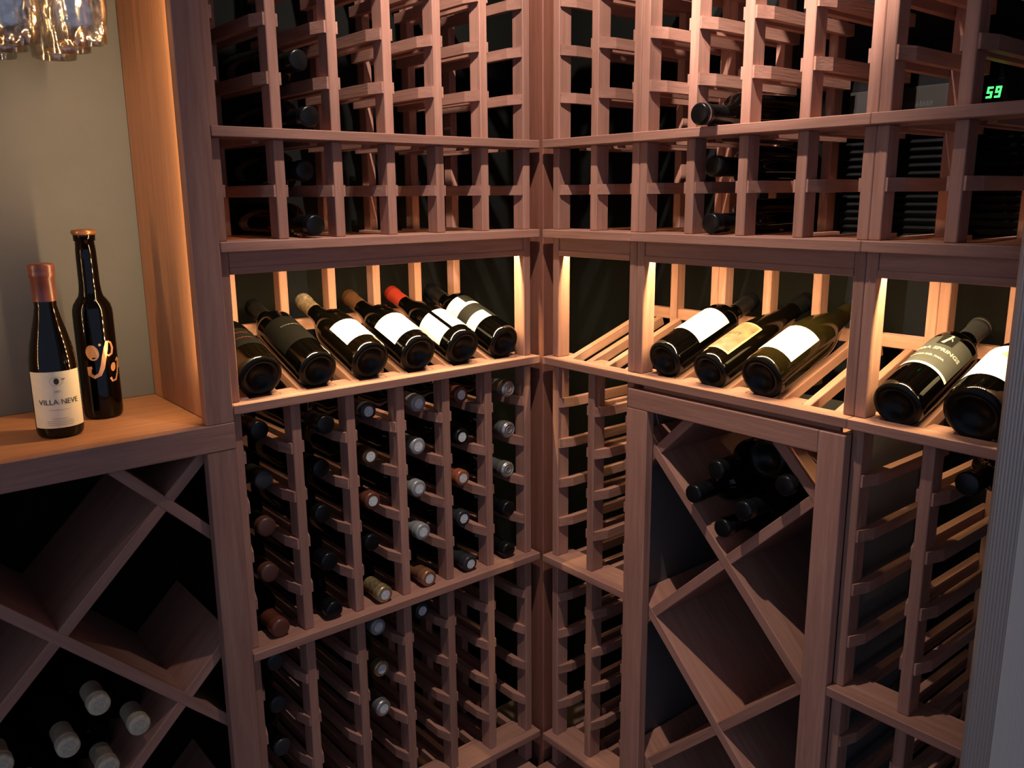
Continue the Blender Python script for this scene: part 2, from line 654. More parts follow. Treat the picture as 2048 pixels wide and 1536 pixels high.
def lattice(root, og, u_lo, u_hi, z_lo, z_hi, cu, cz, half, v0, v1, th):
    """crossing dividers at 45 degrees through node (cu,cz), filling the opening"""
    for sgn in (1, -1):
        for k in range(-9, 10):
            c = cz - sgn * cu + k * 2 * half          # z = sgn*u + c
            pts = []
            ul, uh = u_lo, u_hi
            zl, zh = sgn * ul + c, sgn * uh + c
            # clip against z
            ts = sorted([((z_lo - c) / sgn), ((z_hi - c) / sgn)])
            ul, uh = max(u_lo, ts[0]), min(u_hi, ts[1])
            if uh - ul < 0.03:
                continue
            diag_board(root, 'divider', og, (ul, sgn * ul + c), (uh, sgn * uh + c), v0 + (0.0006 if sgn > 0 else 0), v1, th)


# right-hand bin under the display
M = frame('right')
ub0, ub1 = 0.2606, 0.6836
og = ((ub0 + ub1) / 2, 0.13, 0)
binR = thing('diamond_bin', 'framed redwood diamond bin between the racks on the right', 'wine bin', M @ Vector(og), (0, 0, R(-90)))
zt, zb_ = -0.3505 + ZF, 0.085
bx('stile', binR, (ub0, -0.0185, 0.02), (0.3085, 0.001, -0.3855 + ZF), org=og)
bx('stile', binR, (0.6415, -0.0185, 0.02), (ub1, 0.001, zt), org=og)
bx('top_rail', binR, (ub0, -0.0185, -0.3853 + ZF), (0.6413, 0.001, zt), org=og)
bx('bottom_rail', binR, (0.3087, -0.0185, 0.02), (0.6413, 0.001, zb_), org=og)
bx('side_panel', binR, (ub0 + 0.004, 0.0012, 0.02), (ub0 + 0.018, 0.27, zt - 0.003), mat='bin_lining', org=og)
bx('side_panel', binR, (ub1 - 0.018, 0.0012, 0.02), (ub1 - 0.004, 0.27, zt - 0.003), mat='bin_lining', org=og)
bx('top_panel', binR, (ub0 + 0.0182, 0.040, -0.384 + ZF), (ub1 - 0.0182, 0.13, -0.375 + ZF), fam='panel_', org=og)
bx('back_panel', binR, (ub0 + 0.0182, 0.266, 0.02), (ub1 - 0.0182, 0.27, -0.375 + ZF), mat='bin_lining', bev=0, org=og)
lattice(binR, og, 0.280, 0.664, 0.05, -0.387 + ZF, 0.473, -0.6235 + ZF, 0.160, 0.003, 0.262, 0.0175)

# left: lit niche with bin below it
X0, X1 = -1.46, -0.6525
og = ((X0 + X1) / 2, 0.13, 0)
binL = thing('diamond_bin', 'dark diamond bin below the lit niche on the left', 'wine bin', og)
bx('stile', binL, (-0.6985, -LIP, 0.0), (X1, 0.002, -0.3935 + ZF), org=og)
bx('stile', binL, (X0, -LIP, 0.0), (X0 + 0.046, 0.002, -0.3935 + ZF), org=og)
bx('bottom_rail', binL, (X0 + 0.0462, -LIP, 0.0), (-0.6987, 0.002, 0.07), org=og)
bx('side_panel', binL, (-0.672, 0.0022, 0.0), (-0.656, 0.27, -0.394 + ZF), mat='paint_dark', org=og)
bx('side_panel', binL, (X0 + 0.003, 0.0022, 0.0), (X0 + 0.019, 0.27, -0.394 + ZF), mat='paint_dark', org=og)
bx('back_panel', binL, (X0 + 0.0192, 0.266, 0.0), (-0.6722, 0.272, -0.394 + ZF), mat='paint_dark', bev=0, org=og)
lattice(binL, og, X0 + 0.02, -0.673, 0.03, -0.396 + ZF, -0.760, -0.466 + ZF, 0.1675, 0.006, 0.262, 0.0175)

cab = thing('niche_cabinet', 'open redwood niche with a wooden counter, lit in warm light', 'cabinet', (og[0], og[1], -0.393 + ZF))
og = (og[0], og[1], -0.393 + ZF)
CT = -0.3505 + ZF
bx('stile', cab, (-0.6955, -LIP, CT + 0.0003), (X1, 0.002, 0.50 + ZF), org=og)
bx('stile', cab, (X0, -LIP, CT + 0.0003), (X0 + 0.046, 0.002, 0.50 + ZF), org=og)
bx('head_rail', cab, (X0 + 0.0462, -LIP, 0.40 + ZF), (-0.6957, 0.002, 0.50 + ZF), org=og)
bx('side_panel', cab, (-0.6825, 0.0022, CT + 0.0003), (-0.6645, 0.2695, 0.50 + ZF), fam='panel_', org=og)
bx('side_panel', cab, (X0 + 0.016, 0.0022, CT + 0.0003), (X0 + 0.034, 0.2695, 0.50 + ZF), fam='panel_', org=og)
bx('counter', cab, (X0, 0.0022, CT - 0.02), (X1, 0.2695, CT), fam='panel_', org=og)
bx('front_rail', cab, (X0, -LIP - 0.0008, -0.393 + ZF), (X1 + 0.0005, 0.002, CT), org=og)
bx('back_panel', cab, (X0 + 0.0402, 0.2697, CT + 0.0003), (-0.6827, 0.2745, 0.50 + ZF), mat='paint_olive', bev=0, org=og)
bx('top_panel', cab, (X0 + 0.0402, 0.0022, 0.432 + ZF), (-0.6827, 0.2695, 0.45 + ZF), fam='panel_', org=og)
for lx in (-0.763, -0.837, -0.911):
    bx('hanging_rail', cab, (lx - 0.016, 0.006, 0.402 + ZF), (lx + 0.016, 0.262, 0.408 + ZF), org=og)
    bx('hanging_rail', cab, (lx - 0.005, 0.006, 0.4082 + ZF), (lx + 0.005, 0.262, 0.4318 + ZF), org=og)

for xx, sg, tx in ((-0.6905, 1, 'right'), (X0 + 0.0425, -1, 'left')):
    lsroot = thing('led_strip', f'warm vertical light strip behind the {tx} stile of the niche', 'light strip', (xx, 0.0085, CT + 0.004), group='light strips in the niche')
    put('channel', box_mesh(0.006, 0.004, 0.72, 'led_channel', 0), lsroot, (0.0015 * sg, -0.0045, 0.37))
    vs, fs = [], []
    for k in range(42):
        z = 0.075 + k * 0.0155
        i = len(vs)
        h = 0.0026
        q_ = 0.7071 * h
        vs += [(-q_, -sg * q_, z - h), (-q_, -sg * q_, z + h), (q_, sg * q_, z + h), (q_, sg * q_, z - h)]
        fs.append((i, i + 1, i + 2, i + 3))
    put('diodes', poly_mesh('diodes', vs, fs, 'led_nook'), lsroot, (0, -0.0008, 0), kind='stuff')

# ---------------------------------------------------------------- steel panel at the right edge
xa, xb, ya, yb = -0.066, -0.026, -0.8985, -1.62
ye = -0.936
steel = thing('steel_panel', 'tall grey steel panel with a fluted edge at the far right', 'panel', ((xa + xb) / 2, (ya + yb) / 2, 0.01))
so3 = ((xa + xb) / 2, (ya + yb) / 2, 0.01)


def prism_z(name, pl, z0, z1, mat):
    n = len(pl)
    vs = [(x - so3[0], y - so3[1], z - so3[2]) for z in (z0, z1) for (x, y) in pl]
    fs = [tuple(range(n)), tuple(range(2 * n - 1, n - 1, -1))] + [(k, n + k, n + (k + 1) % n, (k + 1) % n) for k in range(n)]
    me = poly_mesh(name, vs, fs, mat)
    bm_ = bmesh.new()
    bm_.from_mesh(me)
    bmesh.ops.recalc_face_normals(bm_, faces=bm_.faces)
    bm_.to_mesh(me)
    bm_.free()
    put(name, me, steel)


prism_z('panel_face', [(xb, yb), (xa, yb), (xa, ye - 0.0006), (xb, ye - 0.0006)], 0.01, 2.10, 'steel_brushed')
pl = [(xb, ye), (xa + 0.001, ye)]
NF = 11
arc = []
for k in range(NF * 5 + 1):
    t = k / (NF * 5)
    # the edge runs along the face, then rolls round to the back
    if t < 0.6:
        y0_, x0_, nx_, ny_ = ye + (ya - 0.012 - ye) * t / 0.6, xa + 0.001, -1, 0
    else:
        th_ = (t - 0.6) / 0.4 * math.pi / 2
        y0_, x0_, nx_, ny_ = ya - 0.012 + 0.012 * math.sin(th_), xa + 0.013 - 0.012 * math.cos(th_), -math.cos(th_), math.sin(th_)
    d_ = 0.0009 * abs(math.sin(math.pi * t * NF)) - 0.0005
    arc.append((x0_ + nx_ * d_, y0_ + ny_ * d_))
pl += arc[1:] + [(xb, ya)]
prism_z('fluted_edge', pl, 0.01, 2.10, 'steel_edge')

# ---------------------------------------------------------------- cooling unit behind the right rack
M = frame('right')
og = Vector((0.74, 0.30, -0.10 + ZF))
cu_ = thing('cooling_unit', 'black cellar cooling unit with green digits behind the right rack', 'cooling unit', M @ og, (0, 0, R(-90)))
ua, ub = 0.47, 0.935


def CB_(name, a, b, mat, **k):
    return bx(name, cu_, a, b, mat, org=og, **k)


CB_('housing', (ua, 0.291, -0.10 + ZF), (ub, 0.313, 0.225 + ZF), 'unit_black', bev=0.003)
CB_('control_band', (ua + 0.01, 0.286, 0.108 + ZF), (ub - 0.006, 0.2908, 0.158 + ZF), 'unit_grey', bev=0.001)
for k in range(15):
    z = -0.09 + 0.0125 * k
    put('louvre', box_mesh(ub - ua - 0.02, 0.011, 0.003, 'unit_grey' if False else 'unit_black', 0.0006), cu_, ((ua + ub) / 2 - og[0], 0.286 - og[1], z + ZF - og[2]), (R(28), 0, 0))
CB_('display_window', (0.690, 0.2846, 0.116 + ZF), (0.757, 0.2858, 0.157 + ZF), 'unit_black', bev=0)
dg_ = []


def seg7(ch, x0, z0, wd, h):
    on = {'5': 'afgcd', '9': 'abcdfg'}[ch]
    t = 0.0029
    g = {'a': (0, h - t, wd, t), 'd': (0, 0, wd, t), 'g': (0, h / 2 - t / 2, wd, t), 'f': (0, h / 2, t, h / 2), 'b': (wd - t, h / 2, t, h / 2), 'e': (0, 0, t, h / 2), 'c': (wd - t, 0, t, h / 2)}
    vs, fs = [], []
    for s_ in on:
        x, z, ww, hh = g[s_]
        i = len(vs)
        for (dx, dz) in ((0, 0), (ww, 0), (ww, hh), (0, hh)):
            vs.append((x + dx + 0.12 * (z + dz), 0, z + dz))
        fs.append((i, i + 1, i + 2, i + 3))
    put('digit', poly_mesh('digit', vs, fs, 'digit_green'), cu_, (x0 - og[0], 0.2842 - og[1], z0 + ZF - og[2]))


seg7('5', 0.7025, 0.1295, 0.0085, 0.0165)
seg7('9', 0.7145, 0.1295, 0.0085, 0.0165)
for k, z in enumerate((0.128, 0.144)):
    put('button', lathe([(0, 0.002), (0.004, 0.002), (0.0048, 0.0)], 12, 'unit_black'), cu_, (0.747 - og[0], 0.2845 - og[1], z + ZF - og[2]), (R(90), 0, 0))
vs, fs = [], []
rg = random.Random(4)
x = 0.0
for k in range(9):
    hh = 0.007 + 0.002 * rg.random()
    for (dx, dz, ww, h2) in ((0, 0, 0.0012, hh), (0.0008, hh * (0.2 + 0.6 * rg.random()), 0.003, 0.0012), (0.0028, 0, 0.0011, hh * (0.5 + 0.5 * rg.random()))):
        i = len(vs)
        vs += [(x + dx, 0, dz), (x + dx + ww, 0, dz), (x + dx + ww, 0, dz + h2), (x + dx, 0, dz + h2)]
        fs.append((i, i + 1, i + 2, i + 3))
    x += 0.0055
put('lettering', poly_mesh('lettering', vs, fs, 'ink_black'), cu_, (0.575 - og[0], 0.2856 - og[1], 0.126 + ZF - og[2]), label='small dark lettering on the band')


# ---------------------------------------------------------------- bottles
def prof_bottle(kind, r_, L_):
    punt = [(0.0, 0.018), (r_ * 0.30, 0.0165), (r_ * 0.55, 0.008), (r_ * 0.68, 0.001), (r_ * 0.76, 0.0), (r_ * 0.86, 0.0006), (r_ * 0.95, 0.004), (r_ * 0.99, 0.009), (r_, 0.015)]
    nk = 0.0142
    tip = [(nk * 0.97, L_ - 0.017), (nk * 1.1, L_ - 0.0165), (nk * 1.12, L_ - 0.004), (nk * 1.0, L_ - 0.0006), (nk * 0.62, L_), (0, L_)]
    if kind == 'bordeaux':
        mid = [(r_, 0.30 * L_), (r_, 0.60 * L_), (r_ * 0.985, 0.63 * L_), (r_ * 0.92, 0.657 * L_), (r_ * 0.78, 0.683 * L_), (r_ * 0.60, 0.703 * L_), (nk * 1.18, 0.73 * L_), (nk * 1.04, 0.76 * L_), (nk, 0.82 * L_)]
    elif kind == 'burgundy':
        mid = [(r_, 0.25 * L_), (r_, 0.42 * L_), (r_ * 0.985, 0.46 * L_), (r_ * 0.93, 0.51 * L_), (r_ * 0.83, 0.56 * L_), (r_ * 0.69, 0.61 * L_), (r_ * 0.565, 0.655 * L_), (r_ * 0.475, 0.70 * L_), (nk * 1.12, 0.76 * L_), (nk * 1.02, 0.82 * L_)]
    elif kind == 'flute':
        mid = [(r_, 0.22 * L_), (r_, 0.38 * L_), (r_ * 0.96, 0.46 * L_), (r_ * 0.86, 0.54 * L_), (r_ * 0.71, 0.62 * L_), (r_ * 0.57, 0.69 * L_), (r_ * 0.46, 0.76 * L_), (nk * 1.08, 0.83 * L_)]
    elif kind == 'slim':
        mid = [(r_, 0.30 * L_), (r_, 0.555 * L_), (r_ * 0.985, 0.585 * L_), (r_ * 0.91, 0.612 * L_), (r_ * 0.76, 0.637 * L_), (r_ * 0.62, 0.655 * L_), (0.0163, 0.680 * L_), (0.0153, 0.72 * L_), (0.0148, 0.88 * L_)]
    return punt + mid + tip


PM = {}


def bottle(label, Mx, kind='bordeaux', r_=0.0362, L_=0.272, glass='glass_black', cap='foil_black', cap_from=0.79, disc=None, group=None, seg=32, name='wine_bottle', ring=None, capr=1.07):
    root = thing(name, label, 'bottle', Mx.to_translation(), Mx.to_euler(), group)
    key = (kind, r_, L_, glass, seg)
    if key not in PM:
        pf = prof_bottle(kind, r_, L_)
        PM[key] = (lathe(pf[6:], seg, glass), lathe(pf[:7], seg, 'glass_base'))
    put('body', PM[key][0], root)
    put('base', PM[key][1], root)
    nk = 0.0142
    cp = None
    if cap:
        key = ('cap', L_, cap, cap_from, kind, capr)
        if key not in PM:
            c0 = cap_from * L_
            ra = nk * capr
            PM[key] = lathe([(ra, c0), (ra * 1.01, c0 + 0.001), (ra * 1.0, L_ - 0.020), (ra * 1.10, L_ - 0.018), (ra * 1.11, L_ - 0.012), (ra * 1.07, L_ - 0.0105), (ra * 1.10, L_ - 0.009), (ra * 1.10, L_ - 0.002), (ra * 1.02, L_ + 0.0004), (ra * 0.86, L_ + 0.0011), (0, L_ + 0.0011)], 24, cap)
        cp = put('capsule', PM[key], root)
        if disc:
            key = ('disc', disc)
            if key not in PM:
                vs = []
                rg_ = random.Random(3)
                nn = 22
                PM[key] = poly_mesh('seal', [(0.0092 * (1 + 0.08 * rg_.random()) * math.cos(2 * math.pi * k / nn), 0.0092 * (1 + 0.08 * rg_.random()) * math.sin(2 * math.pi * k / nn), 0) for k in range(nn)], [tuple(range(nn))], disc)
            put('seal', PM[key], cp, (0, 0, L_ + 0.0016))
        if cap == 'foil_silver' and not disc:
            if 'stamp' not in PM:
                PM['stamp'] = lathe([(0.0, 0.0), (0.0055, 0.0), (0.0062, 0.0009), (0.0072, 0.0009), (0.0078, 0.0), (0.0108, 0.0), (0.0118, 0.0012), (0.0132, 0.0010), (0.0138, 0.0)], 24, 'foil_silver')
            put('stamped_top', PM['stamp'], cp, (0, 0, L_ + 0.0013))
        if ring:
            put('foil_ring', lathe([(nk * 1.19, L_ - 0.010), (nk * 1.205, L_ - 0.0095), (nk * 1.205, L_ - 0.0075), (nk * 1.19, L_ - 0.007)], 24, ring), cp)
    return root


def lying(kind, u, v, z, tilt=0.0, roll_=0.0, out=True, swing=0.0):
    """matrix for a bottle lying in a rack. out: neck to the front. (u,v,z) is the neck tip (out) or base centre (in)"""
    if out:
        Rm = Matrix.Rotation(swing, 4, 'Z') @ Matrix.Rotation(R(90) + tilt, 4, 'X') @ Matrix.Rotation(roll_, 4, 'Z')
    else:
        Rm = Matrix.Rotation(swing, 4, 'Z') @ Matrix.Rotation(-(R(90) - tilt), 4, 'X') @ Matrix.Rotation(roll_, 4, 'Z')
    return frame(kind) @ Matrix.Translation((u, v, z)) @ Rm


def at_tip(kind, u, v, z, L_, tilt=0.0, roll_=0.0, swing=0.0):
    Mx = lying(kind, u, v, z, tilt, roll_, True, swing)
    return Mx @ Matrix.Translation((0, 0, -L_))


def col_u(posts, c):
    return posts[c - 1] + (P + W) / 2


# ---- bottles on the lit display ledges
DR = 0.0362


def disp(side, posts, c, label, v=0.0100, **k):
    r_ = k.get('r_', DR)
    sag = r_ - math.sqrt(r_ * r_ - 0.01975 ** 2)
    z = L3 - 0.001 + (v - 0.018) * math.tan(TILT) + (r_ - sag) / math.cos(TILT) + 0.0004      # lying in its cradle
    return bottle(label, lying(side, col_u(posts, c), v, z, TILT, k.pop('roll_', 0.0), False), group='bottles lying on the lit display ledges', seg=44, **k)


GD = 'bottles lying on the lit display ledges'
LR = 0.0006

b = disp('left', PO_L, 1, 'dark bottle nearest the niche stile on the left display ledge', kind='burgundy', r_=0.0385, glass='glass_brown', cap='foil_maroon', cap_from=0.70, L_=0.285)
lb = put('label', patch(0.0385 + LR, 0.05, 0.108, -1.5, 1.3, 'label_dark'), b, label='dark wine label with thin rows of print')
put('print', wrap_poly(squiggle(0.05, 0.002, seed=2) + [[(x - 0.0, y + 0.018) for x, y in q] for q in squiggle(0.045, 0.0015, seed=3)], 0.0385 + 2 * LR, 0.072, -0.25, 'foil_red'), lb)

b = disp('left', PO_L, 2, 'black straight-sided bottle with a black label, second on the left display ledge', kind='bordeaux', cap='foil_black')
lb = put('label', patch(DR + LR, 0.055, 0.145, -1.35, 1.35, 'label_dark'), b, label='black paper label')
put('print', wrap_poly(squiggle(0.042, 0.0024, n=34, seed=5, th=0.0004), DR + 2 * LR, 0.112, 0.0, 'ink_grey'), lb)


def crest(parent, r_, z):
    """moulded shield on the shoulder of the bottle"""
    polys = []
    put('glass_crest', wrap_poly([], r_, z, 0, 'glass_brown') if False else lathe([(0.0, 0.004), (0.006, 0.0036), (0.011, 0.002), (0.013, 0.0)], 14, 'glass_brown'), parent, (0, -(r_ + 0.0002), z), (R(90) - R(22), 0, 0), label='raised glass emblem on the shoulder')


b = disp('left', PO_L, 3, 'sloping-shouldered bottle with tan foil and blank white label on the left ledge', kind='burgundy', r_=0.0385, glass='glass_brown', cap='foil_tan')
lb = put('label', patch(0.0385 + LR, 0.032, 0.098, -0.98, 0.98, 'label_white'), b, label='white paper label')
crest(b, 0.0325, 0.148)
b = disp('left', PO_L, 4, 'sloping-shouldered bottle with brown foil and blank white label on the left ledge', kind='burgundy', r_=0.0385, cap='foil_brown')
lb = put('label', patch(0.0385 + LR, 0.028, 0.102, -1.25, 1.05, 'label_white'), b, label='white paper label')
crest(b, 0.0325, 0.148)
b = disp('left', PO_L, 5, 'bottle with bright red foil and white label on the left ledge', kind='burgundy', r_=0.0385, cap='foil_red', cap_from=0.77)
lb = put('label', patch(0.0385 + LR, 0.026, 0.098, -0.42, 1.15, 'label_white'), b, label='white front label')
lb = put('label', patch(0.0385 + LR, 0.026, 0.098, -1.6, -0.60, 'label_white'), b, label='white back label with fine print')
b = disp('left', PO_L, 6, 'bottle with black and white block label, nearest the corner post', kind='bordeaux', cap='foil_black', glass='glass_black')
r6 = DR + LR
lb = put('label', patch(r6, 0.055, 0.158, -1.5, 1.5, 'label_white'), b, label='white paper label')
for (za, zb2, aa, ab) in ((0.128, 0.158, -0.35, 0.62), (0.085, 0.118, -1.5, 0.75), (0.055, 0.085, -0.02, 0.75)):
    put('label_block', patch(r6 + 0.0003, za, zb2, aa, ab, 'label_black'), lb, label='black printed block')
b = disp('right', PO_B, 1, 'straight-sided bottle with large white label, first above the diamond bin', v=0.009, kind='bordeaux', glass='glass_black')
lb = put('label', patch(DR + LR, 0.062, 0.150, -1.25, 1.25, 'label_white'), b, label='large white paper label')
put('print', wrap_poly(squiggle(0.008, 0.0016, n=12, seed=8, th=0.0006), DR + 2 * LR, 0.142, -0.55, 'ink_gold'), lb)
b = disp('right', PO_B, 2, 'slender flute bottle with parchment label in the middle above the bin', v=0.004, kind='flute', r_=0.0345, L_=0.305, glass='glass_brown', cap='foil_black', cap_from=0.84)
lb = put('label', patch(0.0345 + LR, 0.026, 0.126, -0.80, 0.80, 'label_tan'), b, label='cream label border')
put('label_field', patch(0.0345 + 1.6 * LR, 0.031, 0.122, -0.70, 0.70, 'label_parchment'), lb, label='mottled parchment label')
put('lettering', text_wrap('JOST', 0.013, 0.0345 + 2.4 * LR, 0.078, 0.0, 'ink_black'), lb)
b = disp('right', PO_B, 3, 'olive-glass bottle with blank white label, third above the diamond bin', v=0.003, kind='burgundy', r_=0.0388, L_=0.322, glass='glass_olive', cap='foil_black', cap_from=0.84)
lb = put('label', patch(0.0388 + LR, 0.036, 0.118, -1.15, 1.1, 'label_white'), b, label='white paper label')
put('print', wrap_poly(squiggle(0.006, 0.001, n=10, seed=9, th=0.0003), 0.0388 + 2 * LR, 0.046, 0.35, 'ink_grey'), lb)
b = disp('right', PO_C, 1, 'bottle with grey label reading FLORA SPRINGS on the rightmost ledge', v=0.001, kind='bordeaux', glass='glass_black', cap='foil_graphite', cap_from=0.80, roll_=0.12, ring='foil_silver')
lb = put('label', patch(DR + LR, 0.070, 0.155, -1.3, 1.25, 'label_grey'), b, label='grey paper label')
put('label_edge', patch(DR + 1.5 * LR, 0.066, 0.0715, -1.3, 1.25, 'label_cream'), lb, label='cream strip along the label')
put('lettering', text_wrap('FLORA SPRINGS', 0.0112, DR + 2 * LR, 0.112, -0.05, 'ink_white', 0.0004), lb)
put('lettering', text_wrap('POGGIO DEL PAPA', 0.0062, DR + 2 * LR, 0.092, -0.15, 'ink_white', 0.0003), lb)
put('picture', patch(DR + 1.8 * LR, 0.130, 0.160, -0.20, 0.42, 'label_black', 6), lb, label='small black picture panel')
put('figure', wrap_poly(stroke([(-0.004, -0.012), (-0.002, -0.004), (0.0, 0.002), (0.0005, 0.007), (0.003, 0.0085)], [0.005, 0.004, 0.004, 0.003, 0.003]) + stroke([(0.0, 0.005), (0.004, 0.003), (0.006, -0.002)], 0.0016) + [ellipse(0.0015, 0.0105, 0.0022, 0.0026, 10)], DR + 2.6 * LR, 0.145, 0.11, 'ink_white'), lb, label='pale dancing figure')
b = disp('right', PO_C, 2, 'wide black bottle with white label and gold emblem beside the steel panel', v=0.0, kind='burgundy', r_=0.0415, L_=0.28, glass='glass_black', cap='foil_black')
lb = put('label', patch(0.0415 + LR, 0.040, 0.125, -1.25, 1.3, 'label_white'), b, label='white paper label')
put('emblem', wrap_poly([ellipse(0, 0, 0.013, 0.009, 18)] + stroke([(-0.016, -0.004), (-0.01, 0.006), (0, 0.012), (0.01, 0.006), (0.016, -0.004)], 0.003), 0.0415 + 2 * LR, 0.100, 0.28, 'ink_gold'), lb, label='gold printed emblem')
put('print', wrap_poly(squiggle(0.05, 0.003, n=34, seed=11, th=0.0007), 0.0415 + 2 * LR, 0.070, 0.25, 'ink_grey'), lb)
put('print', wrap_poly(squiggle(0.032, 0.001, n=30, seed=12, th=0.0004), 0.0415 + 2 * LR, 0.060, 0.25, 'ink_grey'), lb)

# ---- bottles in the left rack, necks to the front
ROW = ['top', 'second', 'third', 'fourth', 'bottom']
COLN = {6: 'first', 5: 'second', 4: 'third', 3: 'fourth', 2: 'fifth', 1: 'sixth'}
GL = 'bottles in the left rack'
LB = 0.268


def racked(c, row, v, look, cap, disc=None, tier='C', **k):
    if tier == 'C':
        z = (TC + [L4])[row]
        wh = 'under the lit ledge'
    else:
        z = (TD + [L5])[row]
        wh = 'of the lowest tier'
    tilt = 0.0
    zz = z + 0.0232
    sw = k.pop('swing', 0.0)
    if row == 4:
        tilt = R(1.6)
        zz = z + 0.0172
    rn = ROW[row]
    lab = f'{look} bottle, {rn} row {wh}, {COLN[c]} column left of corner post'
    bottle(lab, at_tip('left', col_u(PO_L, c), v, zz, LB, tilt, random.random() * 6, sw), r_=0.0355, L_=LB, cap=cap, disc=disc, group=GL, seg=24, **k)


racked(6, 0, 0.000, 'silver-capped', 'foil_silver', None)
racked(6, 1, 0.000, 'silver-capped', 'foil_silver', None)
racked(6, 2, 0.004, 'silver-capped', 'foil_silver', None)
racked(6, 3, 0.002, 'black-capped', 'foil_black')
racked(6, 4, 0.003, 'black-capped', 'foil_black')
racked(5, 0, 0.022, 'dark red-capped', 'foil_maroon', 'disc_white')
racked(5, 1, 0.022, 'black-capped', 'foil_black', 'disc_white')
racked(5, 2, 0.022, 'orange-capped', 'foil_rust', 'disc_white')
racked(5, 3, 0.022, 'black-capped', 'foil_graphite', 'disc_white')
racked(5, 4, 0.002, 'charcoal-capped', 'foil_graphite', 'disc_white')
racked(4, 0, 0.018, 'grey-capped', 'foil_grey', 'disc_white')
racked(4, 1, 0.024, 'grey-capped', 'foil_grey', 'disc_white')
racked(4, 2, 0.026, 'grey-capped', 'foil_grey', 'disc_white')
racked(4, 3, 0.016, 'grey-capped', 'foil_grey', 'disc_white')
racked(4, 4, 0.000, 'copper-capped', 'foil_copper', 'disc_white')
racked(3, 0, 0.028, 'black white-sealed', 'foil_graphite', 'disc_white')
racked(3, 1, 0.028, 'brown-capped white-sealed', 'foil_brown', 'disc_white')
racked(3, 2, 0.026, 'dark white-sealed', 'foil_maroon', 'disc_white')
racked(3, 3, 0.035, 'black-capped', 'foil_black')
racked(3, 4, -0.003, 'gold-capped', 'foil_gold', 'disc_white')
racked(2, 0, -0.006, 'black-capped', 'foil_black')
racked(2, 1, 0.022, 'black-capped', 'foil_black')
racked(2, 2, 0.026, 'black-capped', 'foil_black')
racked(2, 3, 0.010, 'black-capped', 'foil_black')
racked(2, 4, 0.002, 'black-capped', 'foil_black')
racked(1, 0, 0.034, 'black-capped', 'foil_black')
racked(1, 1, 0.030, 'black-capped', 'foil_graphite')
racked(1, 2, 0.032, 'red-brown-capped', 'foil_umber')
racked(1, 3, 0.034, 'red-brown-capped', 'foil_umber')
racked(1, 4, 0.004, 'maroon-capped', 'foil_maroon')
racked(3, 0, 0.028, 'silver-capped', 'foil_grey', 'disc_white', 'D')
racked(3, 1, 0.022, 'silver-capped', 'foil_gold', 'disc_white', 'D')
racked(3, 2, 0.021, 'silver-capped', 'foil_silver', 'disc_white', 'D')
racked(4, 0, 0.029, 'grey-capped', 'foil_graphite', 'disc_white', 'D')
racked(1, 0, 0.038, 'dark grey-capped', 'foil_graphite', None, 'D')
racked(1, 1, 0.040, 'dark grey-capped', 'foil_graphite', None, 'D')
racked(1, 2, 0.036, 'dark grey-capped', 'foil_graphite', None, 'D')

for (z, v, lab) in ((TA[0] + 0.0232, 0.017, 'black-capped bottle above another, over the upper left ledge'),
                    (L1 + 0.0205, -0.010, 'black-capped bottle resting just above the upper left ledge'),
                    (TB[0] + 0.0232, 0.017, 'dim black-capped bottle just under the upper left ledge'),
                    (L2 + 0.0205, -0.010, 'black-capped bottle resting above the left display valance')):
    bottle(lab, at_tip('left', col_u(PO_L, 2), v, z, LB), r_=0.0355, L_=LB, cap='foil_black', group=GL, seg=24)
GR = 'bottles in the right racks'
bottle('black-necked bottle jutting out over the upper right ledge', at_tip('right', col_u(PO_B, 2), -0.046, L1 + 0.0165, LB, R(1.5)), r_=0.0355, L_=LB, cap='foil_black', group=GR, seg=28, ring='foil_silver')
bottle('dim black-capped bottle in the right rack, under the upper ledge', at_tip('right', col_u(PO_B, 2), -0.006, TB[0] + 0.0232, LB), r_=0.0355, L_=LB, cap='foil_black', group=GR, seg=24)
bottle('black-capped bottle resting above the valance in the right rack', at_tip('right', col_u(PO_B, 2), -0.008, L2 + 0.0180, LB, R(1.0)), r_=0.0355, L_=LB, cap='foil_black', group=GR, seg=24)
bottle('dark bottle with printed black cap just below the rightmost display', at_tip('right', col_u(PO_C, 2), 0.006, TC[0] + 0.0232, LB), r_=0.0355, L_=LB, cap='foil_black', group=GR, seg=24)

# ---- bottles in the bins
GBL = 'bottles in the left diamond bin'
for (x, z, lab, cap, dd) in ((-0.886, -0.757, 'grey-capped bottle, topmost in the dark left bin', 'foil_pale', 'cork_grey'),
                             (-0.833, -0.815, 'pale-capped bottle at the right of the left bin pile', 'foil_pale', 'cork_grey'),
                             (-0.934, -0.807, 'pale-capped bottle left of the middle in the left bin', 'foil_pale', 'cork_grey'),
                             (-0.884, -0.866, 'pale-capped bottle lowest in view in the left bin', 'foil_pale', 'cork_grey'),
                             (-1.021, -0.797, 'pale-capped bottle at the very left edge of the bin pile', 'foil_pale', 'cork_grey'),
                             (-0.936, -0.915, 'bottle at the bottom of the left bin pile', 'foil_pale', None),
                             (-0.987, -0.863, 'bottle low on the left side of the left bin pile', 'foil_pale', None)):
    bottle(lab, at_tip('left', x, 0.004, z + ZF, 0.262), r_=0.0335, L_=0.262, cap=cap, disc=dd, group=GBL, seg=24)
GBR = 'bottles in the right diamond bin'
